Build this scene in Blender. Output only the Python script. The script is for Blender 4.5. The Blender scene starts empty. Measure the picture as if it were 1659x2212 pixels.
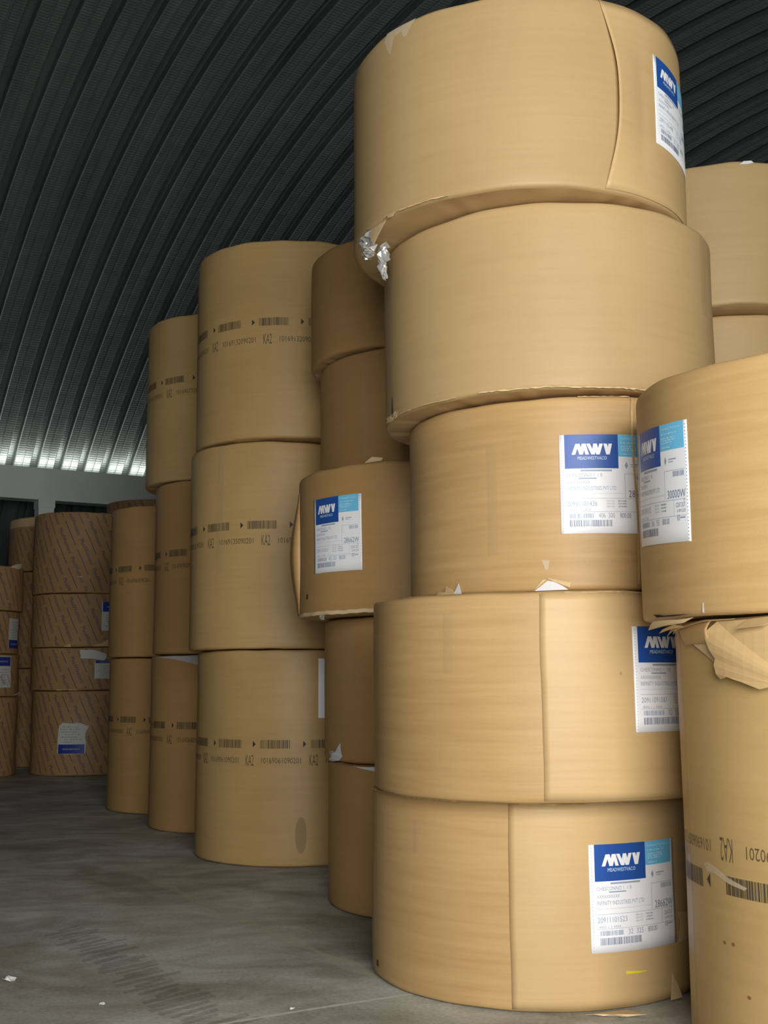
import bpy, bmesh, math, random
from mathutils import Matrix, Vector, noise
from mathutils.geometry import tessellate_polygon
sin, cos, pi, rad = math.sin, math.cos, math.pi, math.radians
S = bpy.context.scene
C = S.collection

# ------------------------------------------------------------------ camera
PITCH, ROLL, EYE = 0.1416, -0.0063, 1.2573
cam_data = bpy.data.cameras.new('camera')
cam = bpy.data.objects.new('camera', cam_data); C.objects.link(cam)
r_ = Vector((1, 0, 0)); u_ = Vector((0, -sin(PITCH), cos(PITCH)))
rr = r_*cos(ROLL) + u_*sin(ROLL); uu = u_*cos(ROLL) - r_*sin(ROLL); bb = rr.cross(uu)
cam.matrix_world = Matrix(((rr.x, uu.x, bb.x, 0), (rr.y, uu.y, bb.y, 0), (rr.z, uu.z, bb.z, EYE), (0, 0, 0, 1)))
cam_data.sensor_fit = 'VERTICAL'; cam_data.sensor_height = 36; cam_data.lens = 36*2467.3/2212
cam_data.clip_end = 300
S.camera = cam

# ------------------------------------------------------------------ light
S.view_settings.view_transform = 'Standard'; S.view_settings.look = 'None'
S.view_settings.gamma = 1; S.view_settings.use_curve_mapping = False
S.view_settings.exposure = 0.0
w = bpy.data.worlds.new('sky'); S.world = w; w.use_nodes = True
w.node_tree.nodes['Background'].inputs[0].default_value = (0.75, 0.87, 1.0, 1)
w.node_tree.nodes['Background'].inputs[1].default_value = 0.11

PHI = 1.04311                                   # direction of the shed's long axis
AX = Vector((sin(PHI), cos(PHI), 0)); NW = Vector((-cos(PHI), sin(PHI), 0))
def sn(s, n, z): return AX*s + NW*n + Vector((0, 0, z))

def area(name, loc, target, sx, sy, power, col):
    d = bpy.data.lights.new(name, 'AREA'); d.shape = 'RECTANGLE'; d.size = sx; d.size_y = sy
    d.energy = power; d.color = col
    o = bpy.data.objects.new(name, d); C.objects.link(o); o.location = loc
    o.rotation_euler = (Vector(target)-Vector(loc)).to_track_quat('-Z', 'Y').to_euler()
    return o
# daylight through the open entrance behind the camera
area('entrance_daylight', (1.15, -2.3, 2.3), (0.5, 6.0, 1.2), 3.6, 3.0, 640, (1.0, 0.97, 0.93))
# daylight through the long eaves gap behind the far beam
g0 = sn(12, 18.76, 4.55)
area('eaves_daylight', g0, g0+Vector((0, 0, 1))-NW*0.15, 34, 0.07, 165, (1.0, 0.98, 0.9)).rotation_euler = \
    Matrix((( -AX.x, NW.x, 0), (-AX.y, NW.y, 0), (0, 0, -1))).to_3x3().to_euler()

# ------------------------------------------------------------------ helpers
def tag(o, label=None, cat=None, group=None, kind=None):
    if label: o['label'] = label
    if cat: o['category'] = cat
    if group: o['group'] = group
    if kind: o['kind'] = kind
    return o
def empty(name, loc, label, cat, group=None):
    o = bpy.data.objects.new(name, None); C.objects.link(o); o.location = loc
    o.empty_display_size = 0.2
    return tag(o, label, cat, group)
def mesh_obj(name, verts, faces, mats, parent=None, smooth=False, fm=None, thick=0):
    me = bpy.data.meshes.new(name); me.from_pydata(verts, [], faces)
    for m in (mats if isinstance(mats, list) else [mats]): me.materials.append(m)
    if fm: me.polygons.foreach_set('material_index', fm)
    if smooth: me.polygons.foreach_set('use_smooth', [True]*len(me.polygons))
    me.update()
    o = bpy.data.objects.new(name, me); C.objects.link(o)
    if parent: o.parent = parent
    if thick:
        md = o.modifiers.new('thickness', 'SOLIDIFY'); md.thickness = thick; md.offset = 1
    return o

# ------------------------------------------------------------------ materials
def nm(name):
    m = bpy.data.materials.new(name); m.use_nodes = True
    nt = m.node_tree; b = nt.nodes['Principled BSDF']
    return m, nt, b
def N(nt, t, **k):
    n = nt.nodes.new(t)
    for a, v in k.items():
        if a.startswith('_'): n.inputs[a[1:].replace('_', ' ')].default_value = v
        else: setattr(n, a, v)
    return n
def flat(name, col, rough=0.6, metal=0, alpha=1, spec=0.4):
    m, nt, b = nm(name)
    b.inputs['Base Color'].default_value = (*col, 1); b.inputs['Roughness'].default_value = rough
    b.inputs['Metallic'].default_value = metal; b.inputs['Alpha'].default_value = alpha
    b.inputs['Specular IOR Level'].default_value = spec
    return m
def kraft(name, c1, c2, rough=0.5, grain=1.0, blot=0.5):
    """kraft wrapping paper: fine level streaks, faint cockling, soft handling marks"""
    m, nt, b = nm(name); L = nt.links.new
    tc = N(nt, 'ShaderNodeTexCoord'); oi = N(nt, 'ShaderNodeObjectInfo')
    add = N(nt, 'ShaderNodeVectorMath', operation='ADD'); L(tc.outputs['Object'], add.inputs[0])
    sc = N(nt, 'ShaderNodeVectorMath', operation='SCALE'); sc.inputs[0].default_value = (7, 3, 11); L(oi.outputs['Random'], sc.inputs['Scale'])
    L(sc.outputs[0], add.inputs[1])
    mp = N(nt, 'ShaderNodeMapping'); mp.inputs['Scale'].default_value = (2.2, 2.2, 42); L(add.outputs[0], mp.inputs[0])
    n1 = N(nt, 'ShaderNodeTexNoise', _Scale=1.0, _Detail=3.0); L(mp.outputs[0], n1.inputs['Vector'])
    n2 = N(nt, 'ShaderNodeTexNoise', _Scale=2.3, _Detail=5.0); L(add.outputs[0], n2.inputs['Vector'])
    n3 = N(nt, 'ShaderNodeTexNoise', _Scale=190.0, _Detail=2.0); L(add.outputs[0], n3.inputs['Vector'])
    a1 = N(nt, 'ShaderNodeMath', operation='MULTIPLY_ADD'); L(n1.outputs[0], a1.inputs[0]); a1.inputs[1].default_value = 1.1*grain; a1.inputs[2].default_value = 0.5-0.55*grain
    a2 = N(nt, 'ShaderNodeMath', operation='MULTIPLY_ADD'); L(n2.outputs[0], a2.inputs[0]); a2.inputs[1].default_value = blot*1.6; L(a1.outputs[0], a2.inputs[2])
    a3 = N(nt, 'ShaderNodeMath', operation='MULTIPLY_ADD'); L(n3.outputs[0], a3.inputs[0]); a3.inputs[1].default_value = 0.35; L(a2.outputs[0], a3.inputs[2])
    rp = N(nt, 'ShaderNodeMapRange'); rp.inputs['From Min'].default_value = 0.55*blot+0.3; rp.inputs['From Max'].default_value = 1.05*blot+0.95; L(a3.outputs[0], rp.inputs[0])
    mx = N(nt, 'ShaderNodeMix', data_type='RGBA'); mx.inputs[6].default_value = (*c1, 1); mx.inputs[7].default_value = (*c2, 1)
    L(rp.outputs[0], mx.inputs[0]); L(mx.outputs[2], b.inputs['Base Color'])
    bp = N(nt, 'ShaderNodeBump', _Strength=0.18, _Distance=0.004); L(n1.outputs[0], bp.inputs['Height']); L(bp.outputs[0], b.inputs['Normal'])
    b.inputs['Roughness'].default_value = rough; b.inputs['Specular IOR Level'].default_value = 0.35
    return m
K_MILL = kraft('kraft_wrapper_tan', (0.385, 0.235, 0.088), (0.52, 0.345, 0.155), 0.5, 0.8)
K_FLAP = kraft('kraft_overlap_sheet', (0.48, 0.32, 0.145), (0.58, 0.41, 0.20), 0.45, 0.6)
K_CODE = kraft('kraft_wrapper_ochre', (0.39, 0.255, 0.10), (0.52, 0.355, 0.15), 0.5, 0.45)
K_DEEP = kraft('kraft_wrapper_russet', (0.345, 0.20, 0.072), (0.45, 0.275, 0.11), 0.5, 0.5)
K_SKYLIT = kraft('kraft_wrapper_skylit', (0.39, 0.265, 0.12), (0.49, 0.35, 0.17), 0.5, 0.4)  # tan kraft made paler, sky light on the upper reels put into the colour
K_PRINT = kraft('kraft_wrapper_brown', (0.34, 0.20, 0.085), (0.46, 0.29, 0.13), 0.6, 0.4, 0.8)
K_HEAD = kraft('kraft_head_disc', (0.46, 0.30, 0.14), (0.58, 0.40, 0.20), 0.6, 0.2)
K_TORN = kraft('kraft_torn_edge', (0.58, 0.42, 0.22), (0.70, 0.53, 0.31), 0.55, 0.3)
TAPE = flat('glossy_tape', (0.62, 0.47, 0.27), 0.2, 0, 0.2, 0.9)
WHITE = flat('label_white', (0.90, 0.92, 0.96), 0.45)
WORN = flat('worn_label_white', (0.62, 0.64, 0.60), 0.6)
PAPERW = flat('white_inner_paper', (0.66, 0.66, 0.68), 0.55)
BLUE = flat('label_blue', (0.018, 0.085, 0.36), 0.4)
ROYAL = flat('label_royal_blue', (0.02, 0.045, 0.30), 0.45)
SKY = flat('label_light_blue', (0.17, 0.56, 0.86), 0.4)
PINK = flat('label_pale_print', (0.62, 0.80, 0.93), 0.5)
INK = flat('label_grey_ink', (0.20, 0.24, 0.33), 0.5)
INK2 = flat('label_pale_ink', (0.34, 0.40, 0.52), 0.5)
BLACK = flat('ink_stamp_black', (0.035, 0.035, 0.03), 0.6, 0, 0.9)
BLACK2 = flat('ink_stamp_faded', (0.055, 0.05, 0.035), 0.6, 0, 0.62)
PATB = flat('wrapper_blue_print', (0.055, 0.07, 0.16), 0.6, 0, 0.9)
DARK = flat('dark_mark_and_gap_shade', (0.012, 0.011, 0.010), 0.9)  # near-black for dark marks and slit, also painted gap shade
DIRT = flat('grey_smear', (0.16, 0.15, 0.12), 0.6, 0, 0.22)
SCUFF = flat('pale_scuff', (0.72, 0.60, 0.42), 0.5, 0, 0.55)
YEL = flat('yellow_crayon', (0.75, 0.66, 0.02), 0.5)
FOIL = flat('crinkled_clear_film', (0.62, 0.62, 0.60), 0.12, 0.55, 0.85, 0.9)

# ------------------------------------------------------------------ a reel
class Reel:
    def __init__(s, key, kind, cx, cy, r, z0, z1, label, group, name='paper_reel', seed=0, wob=1.0, top_wave=0.003):
        s.cx, s.cy, s.r, s.z0, s.z1, s.h = cx, cy, r, z0, z1, z1-z0
        s.seed = seed; s.wob = wob; s.tw = top_wave; s.kind = kind
        rnd = random.Random(seed); s.ph = [rnd.uniform(0, 2*pi) for _ in range(8)]
        s.o = empty(name, (cx, cy, z0), label, 'paper reel', group)
        s.mat = {'mill': K_MILL, 'code': K_CODE, 'print': K_PRINT, 'deep': K_DEEP, 'pale': K_SKYLIT}[kind]
        s.build()
    def disp(s, a, z):
        p = s.ph; t = z/s.h
        return s.wob*(0.0022*sin(2*a+p[0]) + 0.0014*sin(5*a+p[1]+1.5*t) + 0.0009*sin(9*a+p[2]-2*t) + 0.0016*sin(3*t*2+p[3]+a))
    def zed(s, a, z):                 # rim height wanders a little
        p = s.ph; t = z/s.h
        e = s.tw*(sin(3*a+p[4]) + 0.6*sin(7*a+p[5]) + 0.4*sin(17*a+p[6]))
        return z + (e-2.05*s.tw)*max(0, (t-0.9)*10) + 0.5*(e+2.05*s.tw)*max(0, (0.1-t)*10)
    def P(s, deg, z, off=0.0):        # a point on the wrapper: angle seen from above, height above the reel's base
        a = rad(deg); R = s.r + s.disp(a, z) + off
        return (R*cos(a), R*sin(a), s.zed(a, z))
    def build(s):
        n = 200; h = s.h
        prof = [(-.020, 0.0), (-.008, .0035), (-.002, .010), (0, .022)]
        rows = [(d, z) for d, z in prof] + [(0, h*k/14) for k in range(1, 14)] + [(d, h-z) for d, z in reversed(prof)]
        V = []; F = []
        for d, z in rows:
            for i in range(n):
                a = 2*pi*i/n; R = s.r + s.disp(a, z) + d
                V.append((R*cos(a), R*sin(a), s.zed(a, z)))
        for j in range(len(rows)-1):
            for i in range(n):
                F.append((j*n+i, j*n+(i+1) % n, (j+1)*n+(i+1) % n, (j+1)*n+i))
        mesh_obj('wrapper', V, F, s.mat, s.o, True)
        rnd = random.Random(s.seed+99)
        for top in (False, True):     # crimped head discs with radial pleats
            V = []; F = []; z = h if top else 0; d0 = -.020
            rings = [(0, 0), (-.03, 1), (-.075, 1), (-.13, .6), (-.30, 0), (-s.r+.06, 0)]
            pl = [rnd.uniform(-1, 1) for _ in range(n)]
            for k, (dr, am) in enumerate(rings):
                for i in range(n):
                    a = 2*pi*i/n; R = s.r + s.disp(a, z) + d0 + dr
                    zz = s.zed(a, z) if k == 0 else (z + (-1 if top else 1)*(0.003*am*(1+pl[(i//3)*3 % n])+.001))
                    V.append((R*cos(a), R*sin(a), zz))
            for j in range(len(rings)-1):
                for i in range(n):
                    q = (j*n+i, (j+1)*n+i, (j+1)*n+(i+1) % n, j*n+(i+1) % n)
                    F.append(q if not top else q[::-1])
            mesh_obj('end_cap', V, F, K_HEAD, s.o, True)
    # ---- things on the surface
    def grid(s, a0, a1, z0, z1, off, name, mat, parent=None, thick=0, na=None, nz=2, fn=None):
        na = na or max(2, int(abs(a1-a0)/1.8)+1); V = []; F = []
        for j in range(nz+1):
            for i in range(na+1):
                a = a0+(a1-a0)*i/na; z = z0+(z1-z0)*j/nz; o = off
                if fn: a, z, o = fn(a, z, i/na, j/nz)
                V.append(s.P(a, z, o))
        for j in range(nz):
            for i in range(na):
                k = j*(na+1)+i; F.append((k, k+1, k+na+2, k+na+1))
        return mesh_obj(name, V, F, mat, parent or s.o, nz > 2, thick=thick)
    def poly(s, pts, off, name, mat, parent=None, thick=0, seg=1.5):
        """outline in (deg, z[, off]) laid on the wrapper"""
        pts = [(p+(off,))[:3] if len(p) == 2 else p for p in pts]
        tri = tessellate_polygon([[Vector((p[0]*.012, p[1], 0)) for p in pts]])
        bm = bmesh.new(); vs = [bm.verts.new(p) for p in pts]
        for t in tri:
            try: bm.faces.new([vs[i] for i in t])
            except ValueError: pass
        lo = min(p[0] for p in pts); hi = max(p[0] for p in pts); c = math.ceil(lo/3)*3
        while c < hi:
            bmesh.ops.bisect_plane(bm, geom=bm.verts[:]+bm.edges[:]+bm.faces[:], plane_co=(c, 0, 0), plane_no=(1, 0, 0)); c += 3
        bm.verts.index_update()
        V = [s.P(*v.co) for v in bm.verts]; F = [tuple(v.index for v in f.verts) for f in bm.faces]; bm.free()
        o = mesh_obj(name, V, F, mat, parent or s.o, thick=thick)
        return o

def merge(parts):
    V = []; F = []
    for v, f in parts:
        k = len(V); V += v; F += [tuple(i+k for i in q) for q in f]
    return V, F

# lettering as plain meshes, cached, in a unit box
_txt = {}
def text_geo(t, res=2):
    if t in _txt: return _txt[t]
    cu = bpy.data.curves.new('lettering', 'FONT'); cu.body = t; cu.resolution_u = res; cu.fill_mode = 'FRONT'
    ob = bpy.data.objects.new('lettering', cu); C.objects.link(ob)
    bpy.context.view_layer.update()
    me = bpy.data.meshes.new_from_object(ob.evaluated_get(bpy.context.evaluated_depsgraph_get()))
    V = [(v.co.x, v.co.y) for v in me.vertices]; F = [tuple(p.vertices) for p in me.polygons]
    bpy.data.objects.remove(ob); bpy.data.meshes.remove(me); bpy.data.curves.remove(cu)
    x0 = min(v[0] for v in V); x1 = max(v[0] for v in V); y0 = min(v[1] for v in V); y1 = max(v[1] for v in V)
    V = [((x-x0)/(x1-x0), (y-y0)/(y1-y0)) for x, y in V]
    _txt[t] = (V, F); return _txt[t]
def text_box(t, x0, y0, x1, y1, res=2):
    V, F = text_geo(t, res)
    return [(x0+(x1-x0)*u, y0+(y1-y0)*v) for u, v in V], F
def rect(x0, y0, x1, y1, nx=1):
    V = []; F = []
    for i in range(nx+1):
        x = x0+(x1-x0)*i/nx; V += [(x, y0), (x, y1)]
    for i in range(nx): F.append((2*i, 2*i+2, 2*i+3, 2*i+1))
    return V, F
def bars(x0, y0, x1, y1, seed, n=46, fill=0.5):
    rnd = random.Random(seed); out = []; w_ = [(rnd.choice((1, 1, 1, 2, 3)), rnd.choice((1, 1, 2))) for _ in range(n)]
    tot = sum(a+b for a, b in w_); x = x0
    for a, b in w_:
        dx = (x1-x0)*a/tot; out.append(rect(x, y0, x+dx*0.95, y1)); x += (x1-x0)*(a+b)/tot
    return out

# barcode and number stamping round the ochre reels; flip = reel stands upside down
def stamp(s, tri_a, txt_a, number, zb=0.826, zt=0.703, flip=False, a_min=-200, a_max=20):
    P1 = []; P2 = []
    per = 0.347/s.r; tp = 0.442/s.r
    def add(L, geo, a_ref, zc):
        v, f = geo
        if flip: L.append(([s.P(math.degrees(a_ref-x/s.r), zc-y, .0009) for x, y in v], f))
        else: L.append(([s.P(math.degrees(a_ref+x/s.r), zc+y, .0009) for x, y in v], f))
    k = -8
    for k in range(-9, 10):
        a = rad(tri_a)+k*per
        if rad(a_min) < a < rad(a_max):
            add(P1, ([(-.008, -.022), (.014, 0), (-.008, .022)], [(0, 1, 2)]), a, zb)
            for b in bars(.045, -.028, .252, .028, hash_(number)+k*0, 40): add(P1, b, a, zb)
        a = rad(txt_a)+k*tp
        if rad(a_min) < a < rad(a_max):
            add(P2, text_box('KA2', 0, -.036, .060, .036), a, zt)
            add(P2, text_box(number, .115, -.021, .385, .017), a, zt)
    V, F = merge(P1); mesh_obj('barcode_print', V, F, BLACK, s.o)
    V, F = merge(P2); mesh_obj('number_print', V, F, BLACK2, s.o)
def hash_(t): return sum(ord(c)*(i+3) for i, c in enumerate(t))

def logo_geo(x0, y0, x1, y1):
    """three joined slanted capitals M W V as thick strokes"""
    st = [((.045, 0), (.145, 1)), ((.16, 1), (.235, 0)), ((.235, 0), (.30, 1)), ((.31, 1), (.385, 0)),
          ((.412, 1), (.53, 0)), ((.53, 0), (.585, 1)), ((.585, 1), (.65, 0)), ((.65, 0), (.735, 1)),
          ((.835, 1), (.90, 0)), ((.90, 0), (.965, 1))]
    w_ = .088; out = []
    for (ax, ay), (bx, by) in st:
        if ay > by: ax, ay, bx, by = bx, by, ax, ay
        V = [(x0+(x1-x0)*(ax-w_/2), y0), (x0+(x1-x0)*(ax+w_/2), y0), (x0+(x1-x0)*(bx+w_/2), y1), (x0+(x1-x0)*(bx-w_/2), y1)]
        out.append((V, [(0, 1, 2, 3)]))
    return out

def mill_label(s, a0, a1, z0, z1, code, serial, seed, size='32  325', off=0.0, lean=0.0, amax=None):
    """shipping label: sheet with dark and light blue panels, lettering, numbers, bar codes"""
    o = off+.0015
    sheet = s.grid(a0, a1, z0, z1, o, 'shipping_label', WHITE, thick=.0006, na=26, nz=8,
                   fn=lambda a, z, u, v: (a, z+lean*(u-.5), o))
    sheet['label'] = 'white shipping label with blue panels'
    def put(geos, name, mat, d):
        V, F = merge(geos)
        V3 = [s.P(a0+(a1-a0)*u, z0+(z1-z0)*v+lean*(u-.5), o+.0006+d) for u, v in V]
        return mesh_obj(name, V3, F, mat, sheet)
    put([rect(.055, .655, .60, 1, 16)], 'logo_panel', BLUE, .0005)
    put([rect(.60, .775, .955, 1, 10)], 'address_panel', SKY, .0005)
    put(logo_geo(.125, .795, .535, .905), 'logo_lettering', WHITE, .0011)
    put([text_box('MEADWESTVACO', .185, .742, .48, .776)], 'name_lettering', PINK, .0011)
    rnd = random.Random(seed); lines = []
    lines.append(text_box('Packaging Resources', .63, .945, .91, .972, 1))
    for y, x in ((.915, .87), (.88, .83), (.86, .84), (.84, .80), (.80, .76)): lines += bars(.63, y-.005, x, y+.005, seed+int(y*500), 9)
    put(lines, 'address_lettering', PINK, .0011)
    T = [text_box(code, .70, .365, .955, .435), text_box('800.00', .60, .155, .715, .205)]
    T += [([(u, .20+v) for u, v in g[0]], g[1]) for g in (rect(.87, -.004, .94, .004), )]
    for x in (.83, .85):   # double bracket arrow
        T.append(([(x+.012, .225), (x, .20), (x+.012, .175), (x+.018, .175), (x+.007, .20), (x+.018, .225)], [(0, 1, 4, 5), (1, 2, 3, 4)]))
    for y in (.325, .298, .270): T += bars(.585, y-.006, .675, y+.006, seed+int(y*1000), 8)
    T += [text_box('COAT OUT', .82, .285, .945, .325), text_box('2-091223', .83, .245, .945, .270), text_box('3', .925, .335, .94, .355)]
    T += bars(.09, .07, .52, .135, seed+3, 44)
    put(T, 'printed_numbers', INK, .0009)
    T = [rect(.21, .625, .53, .642, 10), text_box('CHESCONNO 1  1 B', .07, .57, .43, .605), rect(.19, .548, .37, .560, 6),
         text_box('XXXXXXXXXX', .07, .50, .30, .53), text_box('INFINITY INDUSTRIES PVT LTD', .07, .435, .57, .475),
         text_box(serial, .07, .275, .37, .325), text_box('4002 1 1 5424', .08, .225, .30, .245),
         text_box(size, .38, .155, .545, .205), rect(.66, .36, .664, .60), rect(.66, .598, .95, .601, 10), rect(.06, .35, .95, .353, 24),
         rect(.06, .215, .95, .218, 24), rect(.79, .22, .793, .35), rect(.06, .40, .66, .402, 16), rect(.73, .690, .84, .700), rect(.73, .670, .80, .677),
         ([(.665, .685), (.683, .722), (.70, .685), (.683, .65)], [(0, 3, 2, 1)])]
    for y in (.325, .298, .270): T.append(text_box('GROSS', .46, y-.008, .545, y+.008, 1))
    T += bars(.79, .545, .945, .59, seed+5, 26) + bars(.09, .155, .33, .20, seed+7, 30)
    for k in range(34): T.append(rect(.972, .02+k*.0285, .982, .03+k*.0285))
    for k in range(34): T.append(rect(.022, .02+k*.0285, .028, .03+k*.0285))
    put(T, 'printed_text', INK2, .0008)
    return sheet

def blue_band_label(s, a0, a1, z0, z1, blue, torn=True, seed=0):
    """older white label with a royal blue band (blue = (v0, v1)) and grey smudged print"""
    rnd = random.Random(seed)
    n = 14; o = .002
    if torn:
        pts = [(a0, z0)] + [(a0+(a1-a0)*k/6, z0-rnd.uniform(0, .008)) for k in range(1, 6)] + [(a1, z0)]
        pts += [(a1+rnd.uniform(-.6, .6), z0+(z1-z0)*k/8) for k in range(1, 7)] + [(a1+2, z1-.07), (a1+3, z1-.04), (a1-.5, z1-.03)]
        pts += [(a0+(a1-a0)*k/6, z1+rnd.uniform(-.006, .004)) for k in range(5, 0, -1)] + [(a0+4, z1-.004), (a0+1, z1-.04), (a0, z0+(z1-z0)*.5)]
        sheet = s.poly(pts, o, 'shipping_label', WORN, thick=.0006)
    else:
        sheet = s.grid(a0, a1, z0, z1, o, 'shipping_label', WORN, thick=.0006)
    sheet['label'] = 'worn white label with a royal blue band'
    def put(geos, name, mat, d):
        V, F = merge(geos)
        return mesh_obj(name, [s.P(a0+(a1-a0)*u, z0+(z1-z0)*v, o+.0006+d) for u, v in V], F, mat, sheet)
    put([rect(.03, blue[0], .97, blue[1], 12)], 'blue_band', ROYAL, .002)
    m = (blue[0]+blue[1])/2
    put([text_box('MEADWESTVACO', .2, m-.03, .8, m+.02, 1)], 'band_lettering', WORN, .003)
    lo, hi = (blue[1]+.06, .94) if blue[0] < .3 else (.06, blue[0]-.06)
    T = []
    for k in range(7):
        y = lo+(hi-lo)*k/7; T += bars(.08+rnd.uniform(0, .2), y, .92-rnd.uniform(0, .3), y+.035, seed+k, 9)
    put(T, 'printed_text', flat('smudged_print', (.36, .36, .34), .7), .0025)
    return sheet

def pattern(s, seed, a_min=-190, a_max=10, z_max=None, shift=0.0):
    """steep diagonal rows of blue lettering and dashes all over the wrapper"""
    P = []; ang = rad(-66); ca, sa = cos(ang), sin(ang)
    L = .36; gap = .06; pitch = .098; zm = (z_max or s.h)-.012
    U0 = rad(a_min)*s.r; U1 = rad(a_max)*s.r
    row = 0; u = U0-1.0
    while u < U1+1.0:
        k = 0
        zz = s.h + .35 + (row*.137 % (L+gap)) + shift
        while zz > -.5:
            # start point of this word at (u_start, zz)
            us = u + (s.h-zz)*(-ca/sa)*-1*-1
            if row % 2 == 0:
                v, f = text_box('MeadWestvaco', 0, -.024, L, .026, 2)
            else: v, f = rect(0.0, -.004, L, .004, 6)
            w_ = [(us+x*ca-y*sa, zz+x*sa+y*ca) for x, y in v]
            keep = [q for q in f if all(.012 < w_[i][1] < zm and U0 < w_[i][0] < U1 for i in q)]
            if keep:
                used = sorted({i for q in keep for i in q}); ix = {i: j for j, i in enumerate(used)}
                P.append(([s.P(math.degrees(w_[i][0]/s.r), w_[i][1], .0012) for i in used], [tuple(ix[i] for i in q) for q in keep]))
            zz -= (L+gap)*abs(sa)
        u += pitch/abs(sa); row += 1
    V, F = merge(P); mesh_obj('printed_pattern', V, F, PATB, s.o)

def tape(s, a0, a1, z0, z1, off=.0015, mat=None, name='tape_strip'):
    o = s.grid(a0, a1, z0, z1, off, name, mat or TAPE, na=4, nz=8, fn=lambda a, z, u, v: (a, z, off+.0012*sin(pi*u)))
    return o

def overlap_sheet(s, seam, end, bulge=0.0, seed=0, amp=.35):
    """outer wrapper sheet that ends in a visible vertical edge"""
    rnd = random.Random(seed); p = [rnd.uniform(0, 6.28) for _ in range(4)]
    def fn(a, z, u, v):
        e = amp*(sin(2.2*v*pi+p[0])+.4*sin(5*v*pi+p[1]))*max(0, 1-u*8) + (bulge*200*sin(pi*v)*max(0, 1-u*5))
        lift = .003+bulge*sin(pi*min(1, v*1.05))*max(0, 1-u*7)
        if v < .03 or v > .97: lift *= .4
        return a+e, z, lift
    o = s.grid(seam, end, .012, s.h-.010, .003, 'overlap_sheet', K_FLAP, thick=.0012, na=60, nz=24, fn=fn)
    return o

def crumple(s, ctr, sz, name, mat, seed, n=9, parent=None, k=1.0):
    """a crushed wad of film or paper hanging at ctr (deg, z, off), size sz in metres"""
    rnd = random.Random(seed); V = []; F = []
    c = Vector(s.P(*ctr)); a = rad(ctr[0]); et = Vector((-sin(a), cos(a), 0)); er = Vector((cos(a), sin(a), 0)); ez = Vector((0, 0, 1))
    for j in range(n+1):
        for i in range(n+1):
            u = i/n-.5; v = j/n-.5; e = 1-(2*abs(u))**3*.4
            d = er*(sz[2]*(rnd.uniform(-.5, .5)+cos(pi*u)*cos(pi*v)))
            V.append(tuple(c+et*(sz[0]*u*(1-.5*k*(.5-v))*(1+rnd.uniform(-.12, .12))+rnd.uniform(-.05, .05)*sz[0])+ez*(sz[1]*v*e+rnd.uniform(-.05, .05)*sz[1])+d))
    for j in range(n):
        for i in range(n):
            q = j*(n+1)+i; F.append((q, q+1, q+n+2, q+n+1))
    return mesh_obj(name, V, F, mat, parent or s.o, thick=.0008)

# ================================================================== THE SETTING
def m_concrete():
    m, nt, b = nm('concrete_floor'); L = nt.links.new
    tc = N(nt, 'ShaderNodeTexCoord')
    n1 = N(nt, 'ShaderNodeTexNoise', _Scale=0.95, _Detail=6.0, _Roughness=0.62, _Distortion=0.6); L(tc.outputs['Object'], n1.inputs['Vector'])
    mp = N(nt, 'ShaderNodeMapping'); mp.inputs['Rotation'].default_value = (0, 0, rad(-38)); mp.inputs['Scale'].default_value = (1.9, 3.4, 1); L(tc.outputs['Object'], mp.inputs[0])
    n2 = N(nt, 'ShaderNodeTexNoise', _Scale=1.0, _Detail=6.0, _Distortion=1.6); L(mp.outputs[0], n2.inputs['Vector'])
    n3 = N(nt, 'ShaderNodeTexNoise', _Scale=60.0, _Detail=4.0); L(tc.outputs['Object'], n3.inputs['Vector'])
    r1 = N(nt, 'ShaderNodeValToRGB'); e = r1.color_ramp.elements
    e[0].position = .36; e[0].color = (.32, .32, .275, 1); e[1].position = .60; e[1].color = (.54, .565, .52, 1); L(n1.outputs[0], r1.inputs[0])
    r2 = N(nt, 'ShaderNodeValToRGB'); e = r2.color_ramp.elements
    e[0].position = .38; e[0].color = (.78, .76, .72, 1); e[1].position = .62; e[1].color = (1.04, 1.04, 1.03, 1); L(n2.outputs[0], r2.inputs[0])
    r3 = N(nt, 'ShaderNodeValToRGB'); e = r3.color_ramp.elements
    e[0].position = .3; e[0].color = (.82, .82, .82, 1); e[1].position = .7; e[1].color = (1.12, 1.12, 1.12, 1); L(n3.outputs[0], r3.inputs[0])
    a = N(nt, 'ShaderNodeMix', data_type='RGBA', blend_type='MULTIPLY'); a.inputs[0].default_value = 1; L(r1.outputs[0], a.inputs[6]); L(r2.outputs[0], a.inputs[7])
    c = N(nt, 'ShaderNodeMix', data_type='RGBA', blend_type='MULTIPLY'); c.inputs[0].default_value = 1; L(a.outputs[2], c.inputs[6]); L(r3.outputs[0], c.inputs[7])
    L(c.outputs[2], b.inputs['Base Color']); b.inputs['Roughness'].default_value = .62
    bp = N(nt, 'ShaderNodeBump', _Strength=.15, _Distance=.004); L(n3.outputs[0], bp.inputs['Height']); L(bp.outputs[0], b.inputs['Normal'])
    return m
CONC = m_concrete()
V = [tuple(sn(s, n, 0)) for s, n in ((-14, -9), (40, -9), (40, 22), (-14, 22))]
tag(mesh_obj('floor', [(v[0], v[1], -.15) for v in V]+[(v[0], v[1], 0) for v in V],
             [(3, 2, 1, 0), (4, 5, 6, 7), (0, 1, 5, 4), (1, 2, 6, 5), (2, 3, 7, 6), (3, 0, 4, 7)][:], CONC), 'grey concrete warehouse floor', kind='structure')

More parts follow.
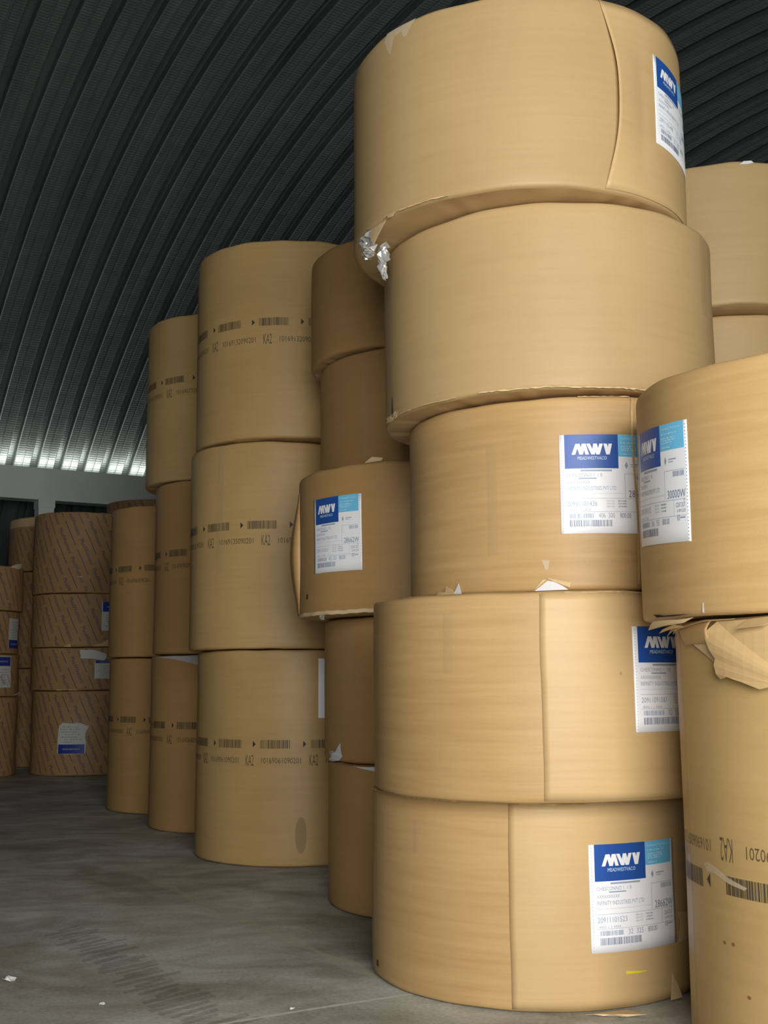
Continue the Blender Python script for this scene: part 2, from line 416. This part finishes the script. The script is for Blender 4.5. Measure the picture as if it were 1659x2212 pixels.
# corrugated vault -------------------------------------------------
def m_sheet():
    m, nt, b = nm('galvanised_sheet'); L = nt.links.new
    uv = N(nt, 'ShaderNodeUVMap'); sp = N(nt, 'ShaderNodeSeparateXYZ'); L(uv.outputs[0], sp.inputs[0])
    mu = N(nt, 'ShaderNodeMath', operation='MULTIPLY'); mu.inputs[1].default_value = 2*pi/0.045; L(sp.outputs[1], mu.inputs[0])
    si = N(nt, 'ShaderNodeMath', operation='SINE'); L(mu.outputs[0], si.inputs[0])
    bp = N(nt, 'ShaderNodeBump', _Strength=.2, _Distance=.004); L(si.outputs[0], bp.inputs['Height']); L(bp.outputs[0], b.inputs['Normal'])
    mp = N(nt, 'ShaderNodeMapping'); mp.inputs['Scale'].default_value = (9, .6, 1); L(uv.outputs[0], mp.inputs[0])
    n1 = N(nt, 'ShaderNodeTexNoise', _Scale=1.0, _Detail=4.0); L(mp.outputs[0], n1.inputs['Vector'])
    r1 = N(nt, 'ShaderNodeValToRGB'); e = r1.color_ramp.elements
    e[0].position = .3; e[0].color = (.135, .162, .162, 1); e[1].position = .75; e[1].color = (.215, .250, .250, 1); L(n1.outputs[0], r1.inputs[0])
    L(r1.outputs[0], b.inputs['Base Color']); b.inputs['Metallic'].default_value = .55; b.inputs['Roughness'].default_value = .42
    return m
SHEET = m_sheet()
KS = 1.05; PER = .368; CN = 18-8.8383; RA = 13.3121; ZC = 4.5169-math.sqrt(RA**2-8.8383**2)
prof = [(0, 0), (.012, -.012), (.105, -.012), (.112, -.002), (.128, -.002), (.135, -.012), (.238, -.012), (.250, 0), (.262, .085), (.275, .095), (.343, .095), (.356, .085)]
def vault(name, s0, s1, th0, th1, nth, lab):
    V = []; F = []; UVs = []; k0 = math.floor((s0-3.82)/PER); k1 = math.ceil((s1-3.82)/PER)
    cols = [(3.82+k*PER+ps, pd) for k in range(k0, k1) for ps, pd in prof]
    for j in range(nth+1):
        th = th0+(th1-th0)*j/nth
        for s_, d in cols:
            V.append(tuple(sn(KS*s_, KS*(CN+(RA+d)*sin(th)), EYE+KS*(ZC+(RA+d)*cos(th)-EYE)))); UVs.append((s_, th*RA))
    m = len(cols)
    for j in range(nth):
        for i in range(m-1): F.append((j*m+i, j*m+i+1, (j+1)*m+i+1, (j+1)*m+i))
    o = mesh_obj(name, V, F, SHEET, smooth=False)
    uv = o.data.uv_layers.new(name='UVMap'); 
    buf = [c for lp in o.data.loops for c in UVs[lp.vertex_index]]
    uv.data.foreach_set('uv', buf)
    return tag(o, lab, kind='structure')
GZ = EYE-EYE/KS; TG = math.acos((GZ-ZC)/RA); th_far = TG; th_near = -math.asin((CN-0.2)/RA)
vault('ceiling', -13, 39, th_near, th_far, 60, 'dark corrugated galvanised steel vault')
# the low part of the vault on the near side, left and right of the entrance
vault('wall_near', 8, 39, -TG, th_near, 14, 'corrugated vault foot right of the entrance')
vault('wall_rear', -13, -6, -TG, th_near, 14, 'corrugated vault foot left of the entrance')
# end walls close the vault
ENDM = flat('end_wall_sheet', (.11, .12, .115), .7, .2)
for nme, s_ in (('wall_left', -12.6), ('wall_right', 39.6)):
    V = []; F = []; k = 24
    for i in range(k+1):
        th = -TG+2*TG*i/k; n_ = KS*(CN+(RA+.1)*sin(th)); z_ = max(0, EYE+KS*(ZC+(RA+.1)*cos(th)-EYE))
        for t in (0, .12): V += [tuple(sn(s_+t, n_, 0)), tuple(sn(s_+t, n_, z_))]
    for i in range(k):
        a = 4*i; F += [(a, a+4, a+5, a+1), (a+2, a+3, a+7, a+6)]
    tag(mesh_obj(nme, V, F, ENDM), 'end wall of the warehouse vault', kind='structure')

# concrete beam on columns in front of the vault's foot --------------
def m_paint():
    m, nt, b = nm('grey_painted_concrete'); L = nt.links.new
    tc = N(nt, 'ShaderNodeTexCoord'); n1 = N(nt, 'ShaderNodeTexNoise', _Scale=1.6, _Detail=6.0); L(tc.outputs['Object'], n1.inputs['Vector'])
    r1 = N(nt, 'ShaderNodeValToRGB'); e = r1.color_ramp.elements
    e[0].position = .35; e[0].color = (.70, .77, .76, 1); e[1].position = .7; e[1].color = (.78, .85, .84, 1); L(n1.outputs[0], r1.inputs[0])
    L(r1.outputs[0], b.inputs['Base Color']); b.inputs['Roughness'].default_value = .7
    return m
PAINT = m_paint()
def box(s0, s1, n0, n1, z0, z1):
    V = [tuple(sn(s, n, z)) for z in (z0, z1) for s, n in ((s0, n0), (s1, n0), (s1, n1), (s0, n1))]
    return V, [(0, 3, 2, 1), (4, 5, 6, 7), (0, 1, 5, 4), (1, 2, 6, 5), (2, 3, 7, 6), (3, 0, 4, 7)]
V, F = box(-12, 38, 18, 18.3, 4.01, 4.517); tag(mesh_obj('trim_1', V, F, PAINT), 'grey concrete eaves beam along the far wall', kind='structure')
k = 2
for s_ in (-8.1, -3.95, .2, 4.36, 8.5, 12.65, 16.8, 20.95, 25.1, 29.25, 33.4):
    V, F = merge([box(s_-.12, s_+.12, 18.02, 18.28, 0, 3.89), box(s_-.13, s_+.13, 18.0, 18.3, 3.89, 4.012)])
    tag(mesh_obj('trim_%d' % k, V, F, PAINT), 'grey concrete column under the eaves beam', kind='structure'); k += 1

# ================================================================== THE REELS
GM = 'plain tan reels with blue and white shipping labels'
GC = 'ochre reels stamped with barcodes'
GP = 'brown reels printed with blue diagonal lettering'
# ---- front stack
F1 = Reel('F1', 'mill', .644, 5.187, .704, 0, .781, 'tan floor reel, bottom of the tall front stack, yellow mark below its label', GM, seed=1)
F2 = Reel('F2', 'mill', .672, 5.009, .721, .781, 1.572, 'second reel up in the tall front stack, its label half hidden at the right', GM, seed=2)
F3 = Reel('F3', 'mill', .824, 5.083, .703, 1.572, 2.347, 'set-back middle reel of the tall front stack, shipping label at its right edge', GM, seed=3)
F4 = Reel('F4', 'pale', .743, 5.049, .734, 2.347, 3.123, 'wide unlabelled tan reel second from the top of the tall front stack', GM, seed=4, top_wave=.004)
F5 = Reel('F5', 'pale', .611, 4.942, .738, 3.123, 3.953, 'topmost reel of the tall front stack, bulging seam and torn film at lower left', GM, seed=5, top_wave=.005)
# ---- stack behind, between front stack and ochre stack
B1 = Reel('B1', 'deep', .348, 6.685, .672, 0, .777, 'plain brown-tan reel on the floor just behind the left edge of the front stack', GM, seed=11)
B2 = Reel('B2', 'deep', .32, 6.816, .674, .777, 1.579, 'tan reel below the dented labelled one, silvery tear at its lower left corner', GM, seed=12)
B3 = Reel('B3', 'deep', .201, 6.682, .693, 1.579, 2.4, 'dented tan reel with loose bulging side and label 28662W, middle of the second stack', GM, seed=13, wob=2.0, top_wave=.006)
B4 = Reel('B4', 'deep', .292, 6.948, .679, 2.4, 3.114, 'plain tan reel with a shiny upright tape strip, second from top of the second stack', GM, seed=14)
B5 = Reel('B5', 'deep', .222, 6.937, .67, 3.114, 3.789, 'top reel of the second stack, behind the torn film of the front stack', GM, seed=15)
# ---- ochre stacks
M1 = Reel('M1', 'code', -.658, 8.5, .711, 0, 1.434, 'large ochre reel on the floor stamped 10169061090201 with grey smear and white label edge', GC, seed=21)
M2 = Reel('M2', 'code', -.752, 8.427, .678, 1.434, 2.867, 'middle ochre reel stamped 10169135090201, second of the nearest barcode stack', GC, seed=22)
M3 = Reel('M3', 'code', -.693, 8.363, .699, 2.867, 4.301, 'top ochre reel stamped 10169132090201 against the dark vault', GC, seed=23, top_wave=.005)
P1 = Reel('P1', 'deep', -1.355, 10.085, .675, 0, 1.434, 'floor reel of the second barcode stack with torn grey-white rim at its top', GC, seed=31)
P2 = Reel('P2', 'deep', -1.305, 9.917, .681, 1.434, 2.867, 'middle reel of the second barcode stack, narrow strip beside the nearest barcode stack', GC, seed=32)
P3 = Reel('P3', 'code', -1.407, 9.982, .692, 2.867, 4.301, 'top reel of the second barcode stack, overhanging the reel below to the left', GC, seed=33, top_wave=.004)
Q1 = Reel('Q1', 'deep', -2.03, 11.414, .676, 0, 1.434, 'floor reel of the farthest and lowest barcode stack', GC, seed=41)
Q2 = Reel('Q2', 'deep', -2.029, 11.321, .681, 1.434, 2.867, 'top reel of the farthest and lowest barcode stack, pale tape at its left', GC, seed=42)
# ---- right stack
R1 = Reel('R1', 'code', 1.682, 3.902, .67, 0, 1.434, 'upside-down stamped reel at the right edge with torn kraft flaps hanging from its top', GC, seed=51, top_wave=.002)
R2 = Reel('R2', 'mill', 1.539, 3.939, .636, 1.434, 2.244, 'tan reel at the right edge with label 30000W, resting on the torn reel', GM, seed=52)
# ---- stack at the far right behind
N1 = Reel('N1', 'pale', 1.98, 6.60, .67, 0, 1.19, 'lower hidden reel of the stack behind the front stack at right', GM, seed=61)
N2 = Reel('N2', 'pale', 1.97, 6.61, .67, 1.19, 2.382, 'half hidden reel of the stack behind the front stack at right, third from its top', GM, seed=62)
N4 = Reel('N4', 'pale', 1.972, 6.624, .671, 2.382, 3.176, 'pale reel below the top one at the far right behind the front stack', GM, seed=63)
N5 = Reel('N5', 'pale', 1.946, 6.506, .689, 3.176, 3.988, 'top reel at the far right behind the front stack, white nick on its rim', GM, seed=64, top_wave=.006)
# ---- printed reels at the back left
U1 = Reel('U1', 'print', -4.036, 15.554, .68, 0, 1.081, 'blue-printed brown floor reel in the back stack with upside-down white and blue label', GP, seed=71, wob=2)
U2 = Reel('U2', 'print', -4.059, 15.547, .68, 1.081, 1.637, 'low blue-printed reel in the back stack with torn white paper hanging at its upper right', GP, seed=72, wob=2)
U3 = Reel('U3', 'print', -4.067, 15.544, .681, 1.637, 2.338, 'blue-printed reel in the back stack, second from top, label cut off at its right', GP, seed=73, wob=2)
U4 = Reel('U4', 'print', -4.081, 15.54, .685, 2.338, 3.412, 'top reel of the back stack with bold blue diagonal lettering', GP, seed=74, wob=2)
W1 = Reel('W1', 'print', -5.5, 15.1, .68, 0, 1.011, 'dark printed floor reel at the left edge of the picture', GP, seed=81, wob=2)
W2 = Reel('W2', 'print', -5.51, 15.1, .68, 1.011, 1.556, 'printed reel at the left edge with a blue-topped white label', GP, seed=82, wob=2.5)
W3 = Reel('W3', 'print', -5.53, 15.1, .68, 1.556, 2.111, 'printed reel at the left edge, narrow white label with blue foot at its right side', GP, seed=83, wob=2)
W4 = Reel('W4', 'print', -5.5, 15.1, .69, 2.111, 2.694, 'top printed reel at the left edge with a cream flap sticking up from its rim', GP, seed=84, wob=2)
V1 = Reel('V1', 'print', -4.93, 17.0, .66, 0, 1.38, 'hidden printed floor reel in the dark gap between the two back stacks', GP, seed=91)
V2 = Reel('V2', 'print', -4.93, 17.0, .66, 1.38, 2.76, 'dim printed reel in the dark gap between the two back stacks', GP, seed=92)
V3 = Reel('V3', 'print', -4.9, 17.0, .68, 2.76, 3.55, 'printed reel with a plain pale band round its top, behind the back stack', GP, seed=93)
T1 = Reel('T1', 'print', -3.52, 17.2, .68, 0, 1.27, 'hidden floor reel behind the back stack and the farthest barcode stack', GP, seed=94)
T2 = Reel('T2', 'print', -3.52, 17.2, .68, 1.27, 2.54, 'hidden middle reel behind the back stack and the farthest barcode stack', GP, seed=95)
T3 = Reel('T3', 'print', -3.52, 17.2, .68, 2.54, 3.83, 'printed reel top peeping out between the back stack and the farthest barcode stack', GP, seed=96)

# ---- stamps
stamp(M3, -107.5, -101.2, '10169132090201')
stamp(M2, -109.6, -97.3, '10169135090201', .846, .74)
stamp(M1, -108.7, -113.6, '10169061090201', .801, .695)
stamp(P3, -133.7, -128, '10169077090201', .865, .757)
stamp(P2, -138.1, -140, '10169090090201', .829, .722)
stamp(P1, -125.5, -131, '10169068090201', .857, .744)
stamp(Q2, -112.8, -136, '10169063090201', .831, .717)
stamp(Q1, -107.8, -125, '10169069090201', .857, .749)
stamp(R1, -167.7, -156.2, '10169060090201', .606, .712, flip=True, a_min=-260, a_max=-60)

# ---- blue diagonal printing
for i, (r, zm) in enumerate(((U1, None), (U2, None), (U3, None), (U4, None), (W1, None), (W2, None), (W3, None), (W4, None), (V3, .64), (V2, None), (V1, None), (T3, None))):
    pattern(r, 100+i, z_max=zm, shift=.07*i)

# ---- overlap sheets with visible seams
overlap_sheet(F1, -104.4, 15, 0.0, 1, .12)
overlap_sheet(F2, -97.2, 20, 0.0, 2, .15)
overlap_sheet(F5, -69.3, 30, 0.026, 3, .3)

# ---- labels
mill_label(F1, -79.7, -46.0, .213, .610, '28662W', '20911101523', 1, off=.0045)
mill_label(F2, -69.0, -35.8, .258, .652, '28662W', '20911091087', 2, off=.0045)
mill_label(F3, -101.3, -70.0, .221, .611, '28662W', '20911101436', 3, '406  300', off=.001)
mill_label(F5, -47.3, -16.0, .262, .650, '28662W', '20911101498', 4, off=.0045, lean=-.02)
mill_label(R2, 176.5-360, -150.6, .250, .648, '30000W', '20911091132', 5, '36  35', lean=-.02)
mill_label(B3, -148.4, -117.5, .234, .645, '28662W', '20911101611', 6, '402  325', off=.001)
M1.grid(-73.1, -45, .972, 1.374, .002, 'shipping_label', WHITE, thick=.0006)['label'] = 'white label seen edge-on'
blue_band_label(U1, -103.7, -73.5, .285, .67, (.0, .30), True, 1)
blue_band_label(U3, -57.1, -28, .216, .59, (.66, 1.), False, 2)
blue_band_label(U2, -64.2, -36, .151, .382, (.86, 1.), False, 3)
blue_band_label(W2, -42, -14.5, .115, .519, (.68, .97), False, 4)
blue_band_label(W3, -17.5, 6, .075, .46, (.0, .28), False, 5)

# ---- tape strips
tape(M2, -127.3, -122.4, .52, 1.425); tape(M2, -150, -147, .02, 1.42)
tape(B4, -128.1, -125.3, .08, .61)
tape(B2, -145.6, -137, .44, .775)
tape(Q2, -151, -144.5, .88, 1.41)
tape(F4, -169.6, -161.5, .03, .74); tape(F4, -35.5, -30.5, .4, .75)
tape(F3, -125.8, -122.0, .15, .60); tape(P3, -140, -137, 1.0, 1.42); tape(P2, -168, -156, .8, 1.42)
tape(F1, -139, -136.2, .55, .68); tape(F2, -128, -124.5, .48, .71); tape(P1, -150, -146, .9, 1.40)
tape(F1, -175, -165, .01, .77); tape(F2, -178, -166, .01, .78); tape(M1, -172, -164, .02, 1.41); tape(R1, -190, -181, .02, 1.40)

# ---- tears and marks, front stack
cr = crumple(F5, (-158, -.045, -.02), (.17, .14, .035), 'torn_film', FOIL, 5, 11); cr['label'] = 'crushed silvery film'
crumple(F5, (-151.5, -.155, -.05), (.08, .16, .025), 'torn_film', FOIL, 6, 8)['label'] = 'crushed silvery film'
F5.poly([(-154, -.012, .004), (-143.5, -.014, .006), (-146, -.055, .012), (-149.5, -.10, .016), (-152, -.06, .012)], 0, 'torn_kraft_corner', K_TORN, thick=.001)
F5.poly([(-142.7, .006, .006), (-138.3, .004, .010), (-139.5, -.016, .014), (-142, -.012, .012)], 0, 'torn_kraft_corner', K_TORN, thick=.001)
F5.poly([(-142.7, .822), (-129, .822), (-131, .80), (-133.2, .755), (-134.4, .752), (-135.5, .79), (-139, .785), (-141, .71), (-142.5, .74), (-144, .79)], .0012, 'pale_scuff_mark', SCUFF)
F3.poly([(-140.4, .002, .004), (-137.2, .047, .012), (-136.5, .002, .006)], 0, 'torn_white_paper', PAPERW, thick=.001)
F3.poly([(-149.4, .002, .006), (-147, .014, .016), (-144, .012, .010), (-142.4, .036, .020), (-140, .020, .016), (-139.4, .002, .006)], 0, 'torn_kraft_corner', K_TORN, thick=.001)
F3.poly([(-110.2, .002), (-108.4, .018), (-106, .040), (-103.8, .035), (-101.6, .020), (-99.6, .002)], .0025, 'torn_white_paper', PAPERW, thick=.001)
F3.poly([(-110.6, .001, .002), (-106.2, .048, .004), (-99.2, .010, .006), (-98.6, .030, .012), (-105.5, .052, .008), (-107.5, .044, .006)], 0, 'torn_kraft_corner', K_TORN, thick=.001)
F3.poly([(-107.6, .122), (-105.2, .120), (-105.8, .085), (-106.6, .083)], .0012, 'pale_scuff_mark', SCUFF)
F3.grid(-77.6, -76.8, .02, .765, .004, 'folded_crease', K_FLAP, thick=.001, na=2, nz=12, fn=lambda a, z, u, v: (a+.5*sin(6*v), z, .0005+.006*u))
F1.poly([(-68.3, .130), (-64, .128), (-60.5, .131), (-60.6, .134), (-64.5, .137), (-68.2, .141)], .0052, 'yellow_crayon_mark', YEL)
F1.poly([(-51, .002, .012), (-49.1, .105, .006), (-46.6, .048, .012), (-45.6, .004, .02)], 0, 'torn_kraft_corner', K_TORN, thick=.001)
F1.poly([(-44.6, .21, .006), (-38, .215, .01), (-37, .31, .008), (-44.6, .325, .006), (-43.4, .285, .008), (-44.2, .25, .008)], 0, 'torn_kraft_corner', K_TORN, thick=.001)
F1.poly([(-167.5, .045), (-164.5, .045), (-164.8, .075), (-167, .07)], .0008, 'dark_mark', DARK)
F2.poly([(-73.6, .47), (-72.9, .47), (-72.9, .482), (-73.6, .482)], .0052, 'grey_smear_mark', DIRT)
def fray(r, a0, a1, z, seed, amp=.006, off=.003):
    rnd = random.Random(seed); n = int((a1-a0)/1.2); pts = []
    for i in range(n+1): pts.append((a0+(a1-a0)*i/n, z+rnd.uniform(.3, 1)*amp, .0015))
    for i in range(n, -1, -1): pts.append((a0+(a1-a0)*i/n+rnd.uniform(-.3, .3), z-rnd.uniform(-.2, 1)*amp*.8, off+rnd.uniform(0, 1)*off))
    return r.poly(pts, 0, 'frayed_rim', K_TORN, thick=.0008)
fray(F4, -120, -62, .006, 1); fray(F4, -160, -128, .006, 2, .004); fray(F5, -145, -118, .006, 3, .005)
fray(F1, -176, -120, .772, 4, .004); fray(F1, -101, -50, .770, 5, .003); fray(F2, -90, -60, .782, 6, .003); fray(F3, -95, -78, .770, 7, .004)
fray(B3, -170, -138, .006, 8, .006); fray(U2, -105, -82, .008, 9, .01)
# crushed lower left corner of the wide reel
crumple(F4, (-163, .012, .000), (.18, .03, .005), 'crushed_corner', K_TORN, 8, 8, k=.1)
F4.poly([(-163.5, .10, .002), (-162.3, .10, .005), (-161.6, .01, .006), (-163.3, .01, .004)], 0, 'torn_slit', DARK)
# ---- second stack
B2.poly([(-161.6, .002, .004), (-158.5, .018, .014), (-156.5, .020, .010), (-154.3, .045, .020), (-152, .055, .012), (-147.9, .107, .006), (-146.6, .060, .010), (-144.9, .034, .014), (-147.5, .010, .016), (-151, .006, .020), (-154, .0, .012)], 0, 'torn_white_paper', PAPERW, thick=.001)
crumple(B2, (-156, .036, .008), (.07, .045, .012), 'torn_film', FOIL, 9, 6)
B1.poly([(-141, .778), (-118, .779), (-112, .74), (-127.5, .757)], .003, 'exposed_inner_paper', PAPERW, thick=.001)
B3.poly([(-157, .10), (-155.3, .10), (-155.2, .125), (-156.6, .128)], .002, 'dark_mark', DARK)
B3.poly([(-105.5, .02, .002), (-105.3, .07, .003), (-103.5, .11, .004), (-100.7, .15, .005), (-98, .175, .006), (-95.8, .202, .007), (-90, .24, .008), (-88, .02, .004)], 0, 'loose_flap', K_DEEP, thick=.001)
B3.grid(-205, -168, .02, .72, .0, 'loose_flap', K_DEEP, thick=.0015, na=20, nz=20,
        fn=lambda a, z, u, v: (a, z, .002+.058*sin(pi*min(1, max(0, v)))**1.3*(1-.55*abs(2*u-1)**2)*(0 if u > .97 else 1)))
crumple(B3, (-142.5, -.014, -.01), (.06, .035, .010), 'torn_film', FOIL, 12, 6)
B3.grid(-170, -100, -.004, .02, .004, 'crushed_rim', K_TORN, thick=.001, na=60, nz=3, fn=lambda a, z, u, v: (a, z+.002*sin(a*.31)+.0015*sin(a*.9), .002+.0015*sin(a*.5)))
B3.poly([(-116, .818, .002), (-108, .818, .004), (-107, .832, .01), (-112, .846, .014), (-114, .83, .012)], 0, 'torn_kraft_corner', K_TORN, thick=.001)
# ---- ochre stack
M1.poly([(-82.4+3.1*cos(t*pi/10), .207+.12*sin(t*pi/10)) for t in range(20)], .001, 'grey_smear_mark', DIRT)
M1.poly([(-77.9, 1.364), (-73.2, 1.350), (-73.2, 1.318), (-75, 1.338)], .0012, 'torn_kraft_corner', K_MILL, thick=.0008)
P1.poly([(-153, 1.424), (-138, 1.414), (-123.6, 1.398), (-113, 1.372), (-106, 1.352), (-95, 1.352), (-95, 1.426), (-123, 1.428)], .003, 'exposed_inner_paper', flat('grey_inner_paper', (.42, .42, .42), .6), thick=.001)
# ---- right stack: torn flaps of the reel under label 30000W
big = [(-156.7, 1.423, .012), (-159.5, 1.392, .03), (-159.6, 1.367, .035), (-158.1, 1.329, .034), (-156.4, 1.301, .030), (-157.0, 1.282, .030), (-156.5, 1.253, .028), (-154.6, 1.237, .030), (-152, 1.244, .036), (-147, 1.226, .034), (-142.4, 1.207, .030), (-137.7, 1.219, .03), (-130, 1.20, .026), (-126, 1.424, .008)]
fl = R1.poly(big, 0, 'torn_flap', K_FLAP, thick=.0015); fl['label'] = 'large torn kraft flap hanging down'
R1.poly([(-168.8, 1.353, .012), (-164, 1.365, .014), (-159.8, 1.374, .016), (-155, 1.35, .016), (-157.4, 1.279, .010), (-163, 1.316, .008)], 0, 'torn_flap', K_TORN, thick=.0015)
def curl(a, z, u, v):
    return a, z, .006+.045*sin(pi*v)*(.3+.7*u)
R1.grid(-178, -158.5, 1.352, 1.424, .01, 'curled_flap', K_MILL, thick=.0015, na=16, nz=10, fn=lambda a, z, u, v: (a+5*(1-v)*(1-u)*.9, z, .004+.035*sin(pi*(.15+.7*v))*(.35+.65*u)))
R1.poly([(176.9-360, 1.392, .018), (-178, 1.405, .025), (-172, 1.409, .030), (-160, 1.424, .030), (-150, 1.428, .014), (-162, 1.430, .010), (-176, 1.418, .012)], 0, 'torn_strip', K_TORN, thick=.0015)
R1.poly([(-188, 1.385, .03), (-180, 1.40, .03), (-172, 1.415, .02), (-176, 1.425, .012), (-184, 1.412, .02)], 0, 'torn_strip', K_TORN, thick=.0015)
R2.poly([(-173, .016), (-169, .013), (-165, .007), (-152, .008), (-160, .002), (-170, .004)], .003, 'gap_shade_patch', DARK)  # flat dark patch, painted shade of the gap under this reel
R2.poly([(-179, -.036, .002), (-175, -.018, .006), (-172.5, -.008, .006), (-158, -.010, .005), (-151, -.004, .004), (-155, -.020, .006), (-162, -.026, .008)], 0, 'torn_strip', K_TORN, thick=.001)
R2.poly([(-170, -.052, .0), (-167, -.040, .003), (-160, -.026, .005), (-155, -.034, .003), (-161, -.040, .001)], 0, 'torn_strip', K_MILL, thick=.001)
R1.poly([(-146, 1.424, .012), (-136, 1.43, .014), (-140, 1.40, .04), (-148, 1.395, .042)], 0, 'torn_strip', K_FLAP, thick=.0015)
R1.poly([(-170.5, .652), (-168, .662), (-164, .652), (-158, .628), (-151.5, .611), (-152.5, .602), (-158.5, .612), (-164.5, .632), (-168.5, .632)], .0014, 'pale_scuff_mark', SCUFF)
for a, z in ((-161.2, .431), (-157.6, .434), (-152.6, .293)):
    R1.poly([(a+.7*cos(t*pi/4), z+.006*sin(t*pi/4)) for t in range(8)], .0012, 'rust_spot', flat('rust_spot', (.25, .11, .04), .7, 0, .6))
R2.poly([(-147.6, .010), (-147.4, .040), (-147.0, .041), (-146.9, .008)], .002, 'torn_slit', PAPERW)
# ---- far right
N5.poly([(-92, .786), (-90, .806), (-86.5, .812), (-85.5, .800), (-88, .790)], .004, 'torn_white_paper', PAPERW, thick=.001)
# ---- back stacks
V3.grid(-190, 10, .652, .775, .0015, 'plain_band', K_TORN, thick=.0008)
U2.poly([(-80.2, .525, .004), (-66, .522, .02), (-52.4, .472, .02), (-52, .42, .03), (-54.8, .382, .03), (-66, .405, .02), (-79.4, .412, .01)], 0, 'torn_white_paper', WORN, thick=.002)
U3.poly([(-67.8, .008, .003), (-57, .05, .02), (-49.4, .109, .03), (-40, .12, .02), (-40, .008, .01)], 0, 'torn_kraft_corner', K_TORN, thick=.002)
U3.poly([(-98, .004, .004), (-93, .03, .02), (-90, .045, .02), (-89, .0, .02)], 0, 'torn_kraft_corner', K_TORN, thick=.001)
U4.poly([(-84, .206), (-80, .218), (-77.5, .214), (-78.5, .202)], .002, 'torn_kraft_corner', K_TORN, thick=.001)
W4.poly([(-24, .575, .002), (-16, .618, .01), (-8, .64, .012), (-2, .636, .01), (-3, .57, .006), (-10, .555, .006)], 0, 'torn_cream_flap', flat('cream_paper', (.70, .62, .45), .6), thick=.002)
W2.poly([(-14, .0, .01), (2, .06, .05), (8, .09, .06), (10, .08, .06), (3, .03, .04)], 0, 'torn_kraft_corner', K_TORN, thick=.002)

# ================================================================== ON THE FLOOR
# torn scrap at the foot of the front stack
pts = [(.735, 4.462), (.90, 4.505), (.955, 4.425), (.885, 4.432), (.865, 4.415), (.83, 4.43), (.80, 4.442), (.765, 4.448)]
V = [(x, y, .004+.010*((i*7) % 3)/2) for i, (x, y) in enumerate(pts)]
tri = tessellate_polygon([[Vector((x, y, 0)) for x, y in pts]])
tag(mesh_obj('torn_paper_scrap', V, [tuple(t) for t in tri], K_TORN, thick=.001), 'torn piece of pale kraft paper on the floor at the foot of the front stack', 'paper scrap')
# pale chalk line
rnd = random.Random(4); V = []; F = []; n = 60
for i in range(n+1):
    t = i/n; x = -.75+(.10+.75)*t; y = 4.30+(4.765-4.30)*t; y += .03*sin(pi*t)*.4
    wdt = .007+rnd.uniform(0, .006); V += [(x+.3*wdt, y-wdt, .0008), (x-.3*wdt, y+wdt, .0008)]
for i in range(n): F.append((2*i, 2*i+2, 2*i+3, 2*i+1))
tag(mesh_obj('chalk_line', V, F, flat('chalk', (.72, .71, .64), .8, 0, .85)), 'thin pale line across the concrete floor towards the front stack', 'floor line')
def litter(x, y, sx, label, seed):
    rnd = random.Random(seed); V = []; F = []
    for j in range(4):
        for i in range(4): V.append((x+sx*(i/3-.5)+rnd.uniform(-.1, .1)*sx, y+sx*.8*(j/3-.5)+rnd.uniform(-.1, .1)*sx, .002+rnd.uniform(0, .4)*sx))
    for j in range(3):
        for i in range(3): q = j*4+i; F.append((q, q+1, q+5, q+4))
    tag(mesh_obj('paper_scrap', V, F, PAPERW, thick=.0008), label, 'litter')
litter(-1.577, 4.996, .045, 'small crumpled white scrap on the floor at the lower left', 1)
litter(-1.102, 4.635, .02, 'tiny white fleck on the floor near the bottom edge', 2)
litter(-.36, 4.56, .018, 'tiny white fleck lying on the pale floor line', 3)
# worn tread marks and a dusty streak on the concrete
def band(name, path, parts, mat, label, z):
    V = []; F = []
    a = Vector((*path[0], 0)); b = Vector((*path[1], 0)); d = b-a; t_ = d.normalized(); p_ = Vector((-t_.y, t_.x, 0))
    for u0, u1, w0, w1, sk in parts:
        k = len(V); c0 = a+d*u0; c1 = a+d*u1
        for c, sgn in ((c0, 0), (c1, 0)):
            V += [tuple(c+p_*w0+t_*sk+Vector((0, 0, z))), tuple(c+p_*w1+Vector((0, 0, z)))]
        F.append((k, k+1, k+3, k+2))
    tag(mesh_obj(name, V, F, mat), label, 'floor mark')
rnd = random.Random(8)
tread = [(k/34, k/34+rnd.uniform(.014, .026), -.12+rnd.uniform(-.05, .05), .09+rnd.uniform(-.07, .07), .07) for k in range(34)]
band('tyre_mark', ((-1.62, 6.05), (-.55, 4.30)), tread, flat('tyre_rubber', (.12, .12, .10), .7, 0, .17), 'dark ribbed tyre mark running diagonally across the floor', .0006)
n = 40; wv = [.035+.018*sin(k*.9)+rnd.uniform(-.008, .008) for k in range(n+1)]
V = []; F = []
for k in range(n+1):
    t = k/n; x = -1.75+t*1.72; y = 7.85-t*2.85; V += [(x-.85*wv[k], y-.5*wv[k], .0007), (x+.85*wv[k], y+.5*wv[k], .0007)]
for k in range(n): F.append((2*k, 2*k+2, 2*k+3, 2*k+1))
tag(mesh_obj('dust_streak', V, F, flat('dust', (.70, .67, .46), .8, 0, .30)), 'pale yellowish dusty streak leading to the foot of the front stack', 'floor mark')
